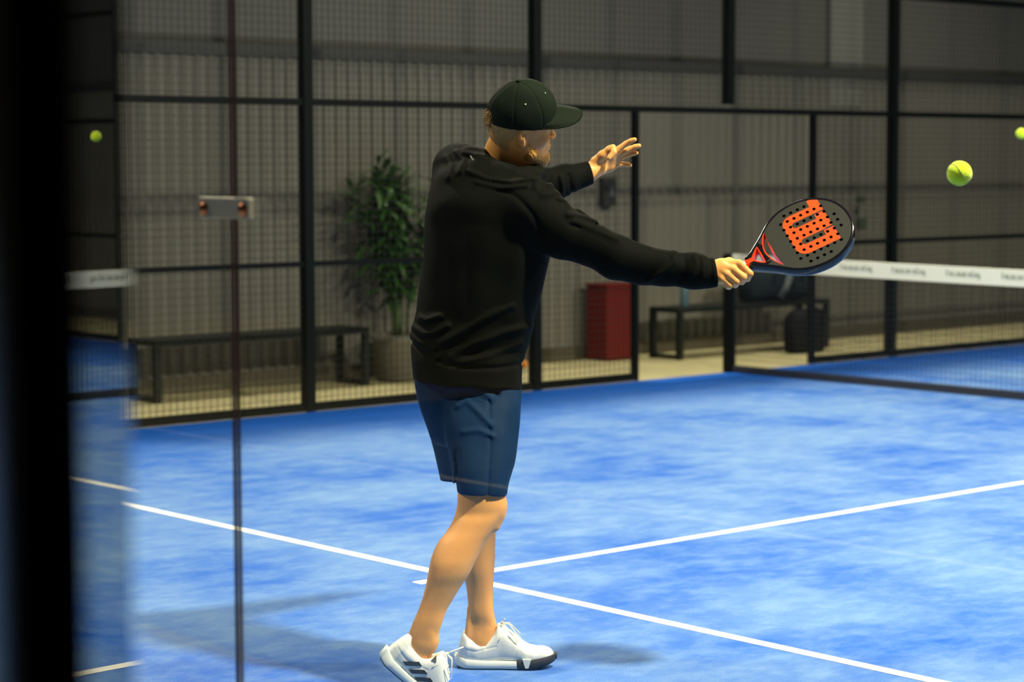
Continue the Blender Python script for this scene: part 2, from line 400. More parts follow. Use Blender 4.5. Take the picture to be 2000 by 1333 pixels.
# ============================================================ implicit-surface modelling
def smin(a, b, k):
    h = np.clip(.5+.5*(b-a)/k, 0, 1); return b+(a-b)*h-k*h*(1-h)
def smax(a, b, k): return -smin(-a, -b, k)
class Shape:
    def __init__(s): s.it = []
    def _add(s, f, c, R, k, op): s.it.append((f, np.asarray(c, float), R, k, op)); return s
    def cone(s, a, b, ra, rb, k=.02, op='u'):
        a = np.asarray(a, float); b = np.asarray(b, float); d = b-a; L2 = max(d@d, 1e-12)
        def f(P):
            q = P-a; t = np.clip(q@d/L2, 0, 1); return np.sqrt(((q-t[:, None]*d)**2).sum(1))-(ra+(rb-ra)*t)
        return s._add(f, (a+b)/2, math.sqrt(L2)/2+max(ra, rb), k, op)
    def chain(s, pts, rs, k=.02, op='u'):
        for i in range(len(pts)-1): s.cone(pts[i], pts[i+1], rs[i], rs[i+1], k, op)
        return s
    def ell(s, c, r, M=None, k=.02, op='u'):
        c = np.asarray(c, float); r = np.asarray(r, float); M = np.eye(3) if M is None else np.asarray(M, float)
        def f(P):
            q = (P-c) @ M.T; k0 = np.sqrt(((q/r)**2).sum(1)); k1 = np.sqrt(((q/r**2)**2).sum(1))+1e-9; return k0*(k0-1)/k1
        return s._add(f, c, r.max(), k, op)
    def loft(s, axis, rows, rot=0, n=2.0, k=.02, op='u', rr=.01):
        """rows: (t, cu, cv, a, b) along `axis` of the local axes; section axes are the other two, turned by rot"""
        T = np.array(rows, float); T = T[np.argsort(T[:, 0])]; ts = T[:, 0]; tt = np.linspace(ts[0], ts[-1], 160)
        def herm(y):
            m = np.gradient(y, ts); i = np.clip(np.searchsorted(ts, tt)-1, 0, len(ts)-2); h = ts[i+1]-ts[i]; u = (tt-ts[i])/h
            return (2*u**3-3*u**2+1)*y[i]+(u**3-2*u**2+u)*h*m[i]+(-2*u**3+3*u**2)*y[i+1]+(u**3-u**2)*h*m[i+1]
        C = [herm(T[:, j]) for j in range(1, 5)]; ax = [i for i in range(3) if i != axis]; cr, sr = math.cos(rot), math.sin(rot)
        tm = (ts[0]+ts[-1])/2; hf = (ts[-1]-ts[0])/2
        def f(P):
            t = P[:, axis]; cu, cv, a, b = (np.interp(t, tt, c) for c in C)
            du = P[:, ax[0]]-cu; dv = P[:, ax[1]]-cv; x = du*cr+dv*sr; y = -du*sr+dv*cr
            if n == 2.0:
                k0 = np.sqrt((x/a)**2+(y/b)**2)+1e-9; k1 = np.sqrt((x/a**2)**2+(y/b**2)**2)+1e-9; d = k0*(k0-1)/k1
            else:
                k0 = (np.abs(x/a)**n+np.abs(y/b)**n)**(1/n)+1e-9; d = (k0-1)*np.sqrt(x*x+y*y)/k0; d = np.where(k0 < .3, -.7*np.minimum(a, b), d)
            return smax(d, np.abs(t-tm)-hf, rr)
        c = np.zeros(3); c[axis] = tm; c[ax[0]] = T[:, 1].mean(); c[ax[1]] = T[:, 2].mean()
        R = math.sqrt(hf**2+(np.abs(T[:, 1]-c[ax[0]]).max()+T[:, 3:5].max())**2+(np.abs(T[:, 2]-c[ax[1]]).max())**2)
        return s._add(f, c, R, k, op)
    def plane(s, p, nrm, k=.004):      # keep the side where (P-p).n < 0
        p = np.asarray(p, float); nrm = np.asarray(nrm, float); nrm = nrm/np.linalg.norm(nrm)
        return s._add(lambda P: (P-p) @ nrm, p, 1e9, k, 'i')
    def disp(s, f): return s._add(f, (0, 0, 0), 1e9, 0, 'd')
    def ev(s, P):
        c = P.mean(0); R = np.sqrt(((P-c)**2).sum(1)).max(); d = np.full(len(P), .2)
        for f, pc, pr, k, op in s.it:
            if op in 'us' and np.linalg.norm(pc-c)-pr-R > .07: continue
            if op == 'd': d = d-f(P); continue
            v = f(P)
            d = smin(d, v, k) if op == 'u' else smax(d, -v, k) if op == 's' else smax(d, v, k)
        return d
def surf(shape, lo, hi, h):
    lo = np.asarray(lo, float); B = 8; nb = np.ceil((np.asarray(hi)-lo)/(h*B)).astype(int)+1; dims = nb*B+1
    bc = np.stack(np.meshgrid(*[np.arange(n) for n in nb], indexing='ij'), -1).reshape(-1, 3)
    cen = lo+(bc*B+B/2)*h; sv = np.empty(len(cen))
    order = np.arange(len(cen))
    for i in range(0, len(cen), 64):
        sv[i:i+64] = shape.ev(cen[i:i+64])
    keep = np.abs(sv) < B*h*.87*1.6+.006
    grid = np.full(dims, 1.0, np.float32); inside = bc[(~keep) & (sv < 0)]
    for b in inside: x, y, z = b*B; grid[x:x+B+1, y:y+B+1, z:z+B+1] = -1
    off = np.stack(np.meshgrid(*[np.arange(B+1)]*3, indexing='ij'), -1).reshape(-1, 3)
    for b in bc[keep]:
        v = shape.ev(lo+(b*B+off)*h).reshape(B+1, B+1, B+1); x, y, z = b*B; grid[x:x+B+1, y:y+B+1, z:z+B+1] = v
    neg = grid < 0
    s0 = neg[:-1, :-1, :-1].astype(np.int8); cnt = np.zeros_like(s0)
    for a in (0, 1):
        for b in (0, 1):
            for c in (0, 1): cnt += neg[a:neg.shape[0]-1+a, b:neg.shape[1]-1+b, c:neg.shape[2]-1+c]
    act = np.argwhere((cnt > 0) & (cnt < 8)); acc = np.zeros((len(act), 3)); num = np.zeros(len(act))
    cor = [(a, b, c) for a in (0, 1) for b in (0, 1) for c in (0, 1)]
    val = {q: grid[act[:, 0]+q[0], act[:, 1]+q[1], act[:, 2]+q[2]].astype(float) for q in cor}
    for q in cor:
        for ax in range(3):
            if q[ax]: continue
            r = list(q); r[ax] = 1; r = tuple(r); a, b = val[q], val[r]; m = (a < 0) != (b < 0)
            t = np.where(m, a/np.where(m, a-b, 1), 0); p = np.repeat(np.array([q], float), len(act), 0); p[:, ax] += t
            acc[m] += p[m]; num[m] += 1
    V = lo+(act+acc/num[:, None])*h
    key = (act[:, 0]*dims[1]+act[:, 1])*dims[2]+act[:, 2]; F = []
    for ax in range(3):
        sl0 = [slice(1, -1)]*3; sl1 = [slice(1, -1)]*3; sl0[ax] = slice(0, -1); sl1[ax] = slice(1, None)
        A = neg[tuple(sl0)]; Bq = neg[tuple(sl1)]; e = np.argwhere(A != Bq); fl = A[e[:, 0], e[:, 1], e[:, 2]]
        for q in range(3):
            if q != ax: e[:, q] += 1
        o1, o2 = [q for q in range(3) if q != ax]
        def idx(d1, d2):
            c = e.copy(); c[:, o1] += d1; c[:, o2] += d2; kk = (c[:, 0]*dims[1]+c[:, 1])*dims[2]+c[:, 2]
            return np.searchsorted(key, kk)
        q = np.stack([idx(-1, -1), idx(0, -1), idx(0, 0), idx(-1, 0)], 1)
        if ax == 1: q = q[:, ::-1]
        q = np.where(fl[:, None], q, q[:, ::-1]); F.append(q)
    return V, np.concatenate(F)
def relax(V, F, it=2, lam=.5):
    E = np.concatenate([F[:, [0, 1]], F[:, [1, 2]], F[:, [2, 3]], F[:, [3, 0]]])
    for _ in range(it):
        S = np.zeros_like(V); n = np.zeros(len(V))
        for a in (0, 1):
            for c in range(3): S[:, c] += np.bincount(E[:, a], V[E[:, 1-a], c], len(V))
            n += np.bincount(E[:, a], minlength=len(V))
        V = V+lam*(S/n[:, None]-V)
    return V

# ============================================================ the player
ROOT = G(905, 1310); ROOT[2] = 0
person = empty('person', ROOT)
tag(person, 'man in black hoodie, black cap and navy shorts reaching out with a padel racket', 'person')
SKIN = mat('skin', (.74, .345, .092), .5, spec=.3, bump=.25, bscale=90, var=.08, vscale=14, sss=.12)
BLACKC = mat('black_hoodie_cloth', (.0028, .0034, .0022), .8, bump=.35, bscale=45, spec=.05, bdist=.003)
NAVY = mat('navy_shorts_cloth', (.0012, .018, .052), .7, spec=.12, bump=.3, bscale=35, bdist=.003)
CAPM = mat('black_cap_cloth', (.006, .0105, .005), .8, spec=.08, bump=.35, bscale=300)
HAIRM = mat('fair_hair', (.42, .25, .09), .75, bump=.9, bscale=160, var=.35, vscale=60)
BEARDM = mat('ginger_beard', (.50, .24, .04), .8, bump=1, bscale=200, var=.35, vscale=80)
SHOEW = mat('white_shoe_mesh', (.80, .81, .72), .55, bump=.3, bscale=260)
SHOES = mat('white_sole_rubber', (.72, .76, .70), .45)
BLK = mat('black_rubber', (.018, .018, .014), .7, bump=.4, bscale=300)
def put(name, V, F, m, parent=person, smooth=True, camspace=True):
    return mesh_obj(name, toworld(V) if camspace else V, F, m, parent, smooth, off=ROOT)
s_ = lambda d: d/FPX
def row(y, xl, xr, d, ratio=1.0, fat=None):       # a section seen between xl and xr at height y
    c = (J(xl, y, d)+J(xr, y, d))/2; a = (xr-xl)/2*s_(d)
    return c[1], c[0], c[2], a, (fat if fat else a*ratio)

# ---- head frame
ah, rl, pt = math.radians(18), math.radians(31), math.radians(-4)
F0 = np.array([math.cos(ah), 0, math.sin(ah)]); L0 = np.array([-math.sin(ah), 0, math.cos(ah)]); U0 = np.array([0, 1., 0])
HU = math.cos(rl)*U0-math.sin(rl)*L0; HL = math.cos(rl)*L0+math.sin(rl)*U0
HF = math.cos(pt)*F0-math.sin(pt)*HU; HU = math.cos(pt)*HU+math.sin(pt)*F0
HM = np.array([HF, HL, HU]); HC = J(1017, 244, 6.79)
def h(x, y, z): return HC+x*HF+y*HL+z*HU

def build_body(J=J):
    b = Shape()
    # head
    b.ell(h(-.006, 0, .028), (.097, .076, .098), HM)
    b.ell(h(.028, 0, -.035), (.060, .060, .078), HM, .03)
    for s in (-1, 1):
        b.cone(h(.005, s*.050, -.060), h(.068, s*.016, -.114), .020, .020, .03)
        b.ell(h(.058, s*.038, -.032), (.026, .022, .022), HM, .02)
    b.ell(h(.075, 0, -.112), (.022, .022, .020), HM, .02)
    b.ell(h(.03, 0, -.084), (.052, .046, .040), HM, .03)
    b.ell(h(.074, 0, .010), (.022, .054, .014), HM, .012)
    b.ell(h(.080, 0, -.068), (.022, .028, .020), HM, .02)
    for s in (-1, 1): b.ell(h(.096, s*.031, -.010), (.014, .017, .011), HM, .012, 's')
    for s in (-1, 1): b.ell(h(.076, s*.031, -.011), (.013, .014, .011), HM, .004)
    b.cone(h(.088, 0, -.002), h(.109, 0, -.040), .007, .0115, .012)
    for s in (-1, 1): b.ell(h(.098, s*.012, -.044), (.011, .007, .007), HM, .006)
    for z in (-.066, -.078): b.cone(h(.093, -.018, z), h(.093, .018, z), .0055, .0055, .006)
    # ears
    for s in (-1, 1):
        eM = HM.copy(); a = s*math.radians(14); eM[0] = math.cos(a)*HF+math.sin(a)*HL*-1; eM[1] = math.cos(a)*HL+math.sin(a)*HF
        ec = h(-.016, s*.0795, -.004)
        b.ell(ec, (.0165, .0085, .031), eM, .006)
        b.ell(ec+s*.0075*eM[1]+.003*HF+.004*HU, (.0095, .006, .019), eM, .004, 's')
        b.ell(ec+s*.006*eM[1]+.001*HF-.006*HU, (.004, .004, .014), eM, .004)
        b.ell(ec-.026*HU+.001*HF, (.0085, .006, .009), HM, .005)
    # neck
    b.chain([h(-.022, 0, -.03), J(987, 300, 6.85), J(973, 360, 6.87)], [.062, .059, .068], .035)
    b.cone(h(.008, .01, -.06), J(1000, 350, 6.86), .046, .046, .03)
    # trunk (under the clothes)
    def tr(y, xl, xr, d, r): c = row(y, xl, xr, d); return (c[0], c[1], c[2], c[3]*1.03, c[3]*.72)
    b.loft(1, [tr(350, 880, 1030, 6.82, 1), tr(400, 850, 1050, 6.80, 1), tr(500, 848, 1055, 6.80, 1), tr(600, 835, 1032, 6.80, 1), tr(680, 822, 1012, 6.80, 1), tr(760, 825, 1005, 6.79, 1), tr(800, 835, 1005, 6.79, 1)], rot=math.radians(-45), k=.05, rr=.04)
    # right arm, near side
    b.cone(J(1020, 395, 6.66), J(1050, 415, 6.63), .058, .056, .05)
    b.chain([J(1050, 415, 6.63), J(1195, 500, 6.62), J(1290, 522, 6.61), J(1388, 532, 6.60)], [.054, .042, .040, .029], .03)
    # left arm, far side
    b.chain([J(905, 345, 6.95), J(1010, 375, 7.10), J(1085, 355, 7.18), J(1152, 336, 7.24)], [.056, .044, .038, .027], .03)
    # legs
    d = 6.60
    R = [(800, 885, 985, 6.73), (850, 890, 985, 6.69), (900, 893, 988, 6.645), (950, 894, 990, 6.61), (970, 893.5, 988, 6.60), (988, 892.5, 990, 6.60), (1002, 890, 988, 6.60), (1016, 885, 979, 6.59), (1036, 874, 965, 6.58), (1059, 856.5, 949, 6.57),
         (1081, 845.5, 937, 6.56), (1100, 840, 927, 6.55), (1121, 836, 917, 6.545), (1145, 831.5, 901, 6.54), (1168, 825.5, 887, 6.535), (1192, 817, 873, 6.53), (1217, 807, 864, 6.525), (1240, 798, 857, 6.525), (1258, 796, 857, 6.527), (1280, 792, 846, 6.53)]
    b.loft(1, [row(*r, ratio=1.02 if r[0] < 1130 else max(.70, 1.02-(r[0]-1130)*.0032)) for r in R], k=.03, rr=.02, n=2.2)
    Lg = [(800, 850, 945, 6.90), (850, 866, 962, 6.93), (900, 882, 974, 6.95), (960, 900, 981, 6.97), (1000, 903, 980, 6.97), (1025, 897, 971, 6.97), (1056, 891, 968, 6.975), (1085, 893, 967, 6.98), (1118, 902, 965, 6.98), (1142, 909.5, 963.5, 6.98), (1168, 913, 963, 6.98), (1200, 915.5, 965, 6.98), (1219, 915, 970, 6.988), (1240, 912, 973, 6.99), (1258, 912, 975, 6.99), (1275, 912, 982, 6.99)]
    b.loft(1, [row(*r, ratio=1.05 if r[0] < 1130 else max(.70, 1.05-(r[0]-1130)*.0035)) for r in Lg], k=.03, rr=.02, n=2.2)
    # kneecap, shin, tendon, ankle bones
    b.ell(J(970, 990, 6.585), (.024, .034, .032), k=.02)
    b.cone(J(975, 1012, 6.58), J(968, 1030, 6.575), .012, .012, .02)
    b.cone(J(815, 1215, 6.52), J(806, 1254, 6.52), .008, .010, .010)
    b.ell(J(836, 1241, 6.503), (.013, .014, .006), k=.01)
    b.ell(J(950, 1234, 6.97), (.014, .015, .010), k=.01)
    b.cone(J(918, 1190, 6.97), J(914, 1245, 6.97), .008, .012, .012)
    # feet inside the shoes
    b.chain([J(825, 1262, 6.53), J(815, 1290, 6.532), J(850, 1345, 6.54)], [.027, .028, .021], .02)
    b.chain([J(942, 1250, 6.99), J(960, 1272, 6.99), J(1040, 1288, 6.99)], [.028, .026, .018], .02)
    # ---- right hand closed on the handle
    d0 = 6.60
    b.ell(J(1419, 527, d0-.008), (.040, .030, .019), [(.97, -.24, 0), (.24, .97, 0), (0, 0, 1)], .012)
    b.cone(J(1388, 532, d0), J(1408, 524, d0-.004), .030, .026, .02)
    b.cone(J(1392, 540, d0), J(1414, 544, d0-.004), .026, .018, .015)
    K = .005
    b.chain([J(1424, 514, d0-.014), J(1444, 515, d0-.020), J(1465, 535, d0-.024), J(1460, 545, d0+.004), J(1443, 535, d0+.026)], [.012, .0115, .0102, .0092, .0085], K)
    b.chain([J(1414, 521, d0-.018), J(1432, 526, d0-.026), J(1452, 542, d0-.028), J(1449, 551, d0+.002), J(1432, 543, d0+.028)], [.012, .0115, .0104, .0095, .0088], K)
    b.chain([J(1408, 528, d0-.020), J(1421, 536, d0-.028), J(1439, 551, d0-.026), J(1436, 557, d0+.004), J(1420, 549, d0+.027)], [.0115, .0110, .0100, .0092, .0085], K)
    b.chain([J(1402, 536, d0-.018), J(1411, 545, d0-.026), J(1426, 558, d0-.022), J(1423, 561, d0+.004), J(1410, 553, d0+.022)], [.011, .0100, .0090, .0084, .0078], K)
    b.chain([J(1404, 518, d0+.006), J(1424, 512, d0+.016), J(1444, 517, d0+.022), J(1460, 523, d0+.018)], [.017, .0135, .0110, .0090], .007)
    # ---- left hand open, fingers spread towards the net
    e0 = 7.26
    b.cone(J(1150, 338, e0-.02), J(1170, 328, e0-.01), .027, .026, .02)
    tp = math.radians(38); a1 = np.array([.88, .47, 0]); a2 = np.array([-.47, .88, 0]); zz = np.array([0, 0, 1.])
    b.ell(J(1184, 317, e0), (.045, .036, .016), [a1, math.cos(tp)*a2-math.sin(tp)*zz, math.cos(tp)*zz+math.sin(tp)*a2], .012)
    J0 = J                     # the palm leans: its upper side is nearer
    J = lambda x, y, d: J0(x, y, d-(317-y-.47*(x-1184))*.0013) if d > e0-.03 else J0(x, y, d-.012)
    b.chain([J(1172, 318, e0), J(1192, 303, e0), J(1203, 297, e0)], [.016, .0135, .0115], .010)
    b.chain([J(1172, 332, e0), J(1192, 326, e0), J(1206, 321, e0)], [.018, .0145, .0105], .010)
    b.chain([J(1190, 304, e0), J(1206, 293, e0), J(1223, 281, e0-.004), J(1232, 276, e0-.012), J(1239, 273, e0-.018)], [.012, .0108, .0098, .0092, .0082], .004)
    b.chain([J(1196, 309, e0), J(1212, 300, e0+.006), J(1230, 291, e0+.004), J(1241, 287, e0-.004), J(1248, 285, e0-.010)], [.012, .0104, .0095, .0090, .0080], .004)
    b.chain([J(1198, 315, e0), J(1213, 308, e0+.006), J(1228, 302, e0+.004), J(1237, 300, e0-.004), J(1243, 299, e0-.012)], [.011, .0100, .0090, .0084, .0076], .004)
    b.chain([J(1196, 322, e0), J(1208, 321, e0+.004), J(1219, 321, e0), J(1226, 322, e0-.006), J(1231, 323, e0-.012)], [.010, .0090, .0082, .0076, .0070], .004)
    b.chain([J(1163, 316, e0-.012), J(1177, 303, e0-.030), J(1190, 292, e0-.040), J(1197, 288, e0-.045)], [.018, .0140, .0108, .0098], .010)
    b.chain([J(1197, 288, e0-.045), J(1199, 297, e0-.056), J(1189, 309, e0-.062)], [.0098, .0100, .0080], .004)
    J = J0
    V, F = surf(b, J(725, 1372, 6.5)-[.02, .02, .2], J(1475, 140, 7.3)+[.02, .02, .06], .0036)
    V = relax(V, F, 1, .4)
    return put('body', V, F, SKIN)
build_body()

# ---- folds drawn as shallow ridges over the cloth
def folds(lines, d):
    segs = []
    for pts, A, wd in lines:
        q = np.array([J(x, y, d)[:2] for x, y in pts])
        for i in range(len(q)-1): segs.append((q[i], q[i+1], A, wd*s_(d)))
    def f(P):
        o = np.zeros(len(P))
        lo, hi = P[:, :2].min(0), P[:, :2].max(0)
        for a, b, A, w_ in segs:
            m = 3*w_
            if (np.minimum(a, b)-m > hi).any() or (np.maximum(a, b)+m < lo).any(): continue
            e = b-a; t = np.clip((P[:, :2]-a) @ e/(e @ e), 0, 1); r2 = ((P[:, :2]-a-t[:, None]*e)**2).sum(1)
            v = A*np.exp(-r2/w_**2); o = np.where(np.abs(v) > np.abs(o), v, o)
        return o
    return f
def wob(amp, fx):
    def f(P): return amp*(np.sin(P[:, 0]*fx[0]+P[:, 1]*fx[1]+2*np.sin(P[:, 2]*fx[2]))*np.sin(P[:, 1]*fx[1]*.7-P[:, 0]*fx[0]*.5+1.3))
    return f
def build_hoodie():
    g = Shape()
    def tr(y, xl, xr, d):
        c = row(y, xl, xr, d); q = math.radians(48); A = c[3]/math.sqrt(math.cos(q)**2+(.74*math.sin(q))**2); return (c[0], c[1], c[2], A, A*.74)
    R = [(318, 872, 1000, 6.84), (340, 850, 1022, 6.83), (365, 840, 1045, 6.82), (400, 833, 1066, 6.80), (450, 829, 1076, 6.80), (500, 826, 1073, 6.80), (550, 819, 1063, 6.80), (600, 811, 1049, 6.80), (640, 804, 1041, 6.80), (665, 801, 1036, 6.80), (690, 801, 1027, 6.80), (706, 802, 1023, 6.785), (720, 803, 1021, 6.78), (760, 808, 1019, 6.775), (790, 812, 1018, 6.77)]
    def tr2(y, xl, xr, d):
        c = row(y, xl, xr, d); rt = float(np.interp(y, (600, 720), (.74, .86))); q = math.radians(48); A = c[3]/math.sqrt(math.cos(q)**2+(rt*math.sin(q))**2); return (c[0], c[1], c[2], A, A*rt)
    g.loft(1, [tr2(*r) for r in R], rot=math.radians(-48), k=.03, rr=.03)
    # shoulders
    g.ell(J(893, 330, 6.93), (.075, .072, .085), k=.05)
    g.cone(J(885, 318, 6.94), J(940, 320, 6.84), .050, .045, .04)
    g.ell(J(1028, 408, 6.67), (.085, .082, .085), k=.06)
    g.cone(J(975, 365, 6.76), J(1045, 400, 6.65), .060, .066, .05)
    # right sleeve
    g.chain([J(1040, 420, 6.65), J(1100, 456, 6.63), J(1150, 477, 6.62), J(1205, 503, 6.62), J(1250, 518, 6.62), J(1300, 524, 6.61), J(1350, 529, 6.605), J(1382, 532, 6.60)],
            [.086, .074, .062, .064, .056, .050, .050, .046], .03)
    g.cone(J(1372, 531, 6.602), J(1403, 533, 6.60), .047, .044, .008)
    # left sleeve
    g.chain([J(900, 350, 6.95), J(1000, 378, 7.10), J(1060, 362, 7.16), J(1100, 352, 7.19), J(1135, 343, 7.225)], [.074, .062, .054, .047, .040], .03)
    g.cone(J(1128, 345, 7.215), J(1152, 338, 7.235), .041, .040, .008)
    # hood lying around the neck
    ring = [J(912, 303, 6.93), J(918, 310, 6.83), J(945, 326, 6.76), J(975, 343, 6.72), J(1006, 349, 6.70), J(1034, 344, 6.73), J(1050, 340, 6.82), J(1040, 338, 6.92)]
    g.chain(ring, [.030, .033, .034, .032, .031, .028, .024, .022], .02)
    g.chain([J(905, 312, 6.88), J(925, 345, 6.75), J(975, 368, 6.70), J(1010, 366, 6.70)], [.030, .034, .032, .022], .03)
    g.ell(J(930, 318, 6.84), (.05, .035, .06), k=.03)
    # neck hole, hem, cuffs
    g.chain([J(996, 270, 6.85), J(988, 312, 6.855), J(984, 335, 6.86)], [.066, .066, .060], .008, 's')
    hemn = np.array([-.07, -1.0, .02])
    g.plane(J(905, 756, 6.66), hemn)
    g.plane(J(1399, 533, 6.60), (1, .10, 0), .003)
    cn = np.array([.93, .30, .1])/np.linalg.norm([.93, .30, .1]); cp = J(1154, 338, 7.24)
    g._add(lambda P: np.where(P[:, 1] > J(0, 420, 7)[1], (P-cp) @ cn, -1.0) if True else 0, cp, 1e9, .003, 'i')
    L = [([(800, 668), (840, 698), (880, 713), (925, 719), (975, 718), (1022, 711)], -.007, 4), ([(806, 640), (825, 652), (850, 650), (875, 637)], .012, 7), ([(800, 655), (815, 668), (850, 682)], .008, 6),
         ([(862, 672), (900, 650), (950, 622), (1000, 600)], .012, 9), ([(880, 695), (930, 672), (985, 650), (1035, 640)], .011, 8), ([(905, 706), (960, 694), (1020, 672)], .008, 6), ([(820, 622), (832, 626), (860, 618)], .012, 7), ([(850, 700), (872, 688), (910, 678)], .008, 6),
         ([(1090, 392), (1115, 398), (1135, 415), (1150, 432)], .010, 6), ([(1108, 425), (1140, 428), (1160, 436)], .011, 6), ([(1110, 446), (1145, 448), (1165, 440), (1172, 434)], -.003, 5), ([(1120, 436), (1160, 452), (1200, 470)], .008, 8), ([(1060, 385), (1090, 380), (1112, 400)], .008, 8),
         ([(1260, 552), (1290, 535), (1308, 515), (1310, 495)], .008, 5), ([(1345, 540), (1352, 520), (1348, 500)], .007, 5), ([(1362, 545), (1366, 522), (1360, 505)], .007, 5), ([(1320, 550), (1330, 530), (1330, 505)], -.006, 6), ([(1378, 560), (1380, 532), (1377, 500)], -.005, 3),
         ([(975, 372), (1010, 392), (1040, 425), (1058, 460)], -.006, 5), ([(870, 300), (880, 320), (876, 345)], .010, 7), ([(888, 290), (905, 310), (898, 335)], .010, 6), ([(915, 335), (950, 352), (1000, 360), (1045, 352)], .010, 5), ([(930, 358), (980, 372), (1030, 368)], .009, 5), ([(895, 300), (903, 294), (930, 300)], .008, 5),
         ([(1045, 372), (1050, 350), (1058, 335)], .008, 6), ([(1075, 375), (1080, 350), (1088, 328)], .008, 6), ([(1104, 368), (1106, 348), (1100, 325)], .009, 5), ([(1128, 366), (1122, 345), (1118, 322)], -.006, 4), ([(845, 420), (880, 500), (900, 600)], .006, 25), ([(960, 440), (930, 540), (925, 620)], .006, 22), ([(1020, 480), (1005, 560), (990, 610)], .006, 18)]
    g.disp(folds(L, 6.72)); g.disp(wob(.0025, (31, 23, 17)))
    V, F = surf(g, J(792, 775, 6.5)-[.02, .0, .08], J(1420, 262, 7.3)+[.02, .02, .08], .0042)
    o = put('hoodie', relax(V, F, 2, .4), F, BLACKC); o['label'] = 'black hooded sweatshirt'
    MB().tube([J(916, 308, 6.735), J(920, 318, 6.73), J(925, 326, 6.728)], .0022, 6)
    dr = MB().tube([toworld(J(918, 300, 6.78)), toworld(J(921, 309, 6.742)), toworld(J(927, 317, 6.728)), toworld(J(933, 330, 6.72))], .0028, 6)
    dr.build('drawstring', mat('grey_cord', (.10, .10, .08), .7), o, smooth=True, off=ROOT)
build_hoodie()
def build_shorts():
    g = Shape()
    g.loft(1, [(*row(y, a, b, 6.78)[:4], .118) for y, a, b in ((670, 812, 1018), (700, 810, 1017), (745, 810, 1017), (800, 821, 1016), (840, 836, 1013), (870, 846, 1010))], k=.03, rr=.03, n=2.3)
    g.loft(1, [row(y, a, b, d, fat=f) for y, a, b, d, f in ((730, 875, 1012, 6.735, .10), (760, 870, 1016, 6.73, .10), (800, 868, 1016, 6.70, .107), (850, 873, 1013, 6.665, .108), (900, 882, 1006, 6.63, .10), (940, 888, 996, 6.61, .092), (967, 891, 991, 6.60, .088), (990, 892, 989, 6.60, .086))], k=.02, rr=.01, n=2.2)
    g.loft(1, [row(y, a, b, d, fat=f) for y, a, b, d, f in ((745, 822, 950, 6.84, .085), (765, 814, 955, 6.85, .095), (800, 823, 970, 6.90, .112), (850, 838, 985, 6.935, .112), (900, 851, 985, 6.95, .105), (937, 860, 988, 6.96, .10), (960, 864, 988, 6.96, .10))], k=.02, rr=.01, n=2.2)
    # hems
    near = J(940, 966, 6.60); far = J(900, 939, 6.96)
    zf = (near[2]+far[2])/2
    def hem(P):
        e = np.clip((P[:, 2]-zf+.045)/.05, 0, 1); y0 = near[1]*(1-e)+far[1]*e+(P[:, 0]-near[0])*-.03*(1-e); return y0-P[:, 1]
    g._add(hem, (0, 0, 0), 1e9, .004, 'i')
    g.loft(1, [row(y, a, b, 6.60) for y, a, b in ((930, 901, 986), (975, 898, 985), (1000, 898, 985))], k=.003, op='s', rr=.004)
    g.plane(J(905, 741, 6.7), (0, 1, 0))
    L = [([(955, 762), (958, 860), (953, 965)], -.004, 3), ([(880, 760), (915, 757), (945, 765), (962, 778)], .008, 7), ([(895, 792), (912, 782), (932, 800), (960, 828)], .008, 6), ([(905, 842), (935, 838), (965, 850)], .006, 5), ([(965, 758), (972, 770)], -.012, 4), ([(845, 800), (875, 870), (890, 935)], .005, 14), ([(985, 800), (982, 870), (972, 950)], .004, 12), ([(893, 880), (893, 965)], -.006, 6)]
    g.disp(folds(L, 6.66)); g.disp(wob(.002, (37, 19, 21)))
    V, F = surf(g, J(790, 985, 6.5)-[.02, 0, .08], J(1030, 660, 7.1)+[.02, .02, .1], .0042)
    o = put('shorts', relax(V, F, 2, .4), F, NAVY); o['label'] = 'navy knee length shorts'
build_shorts()

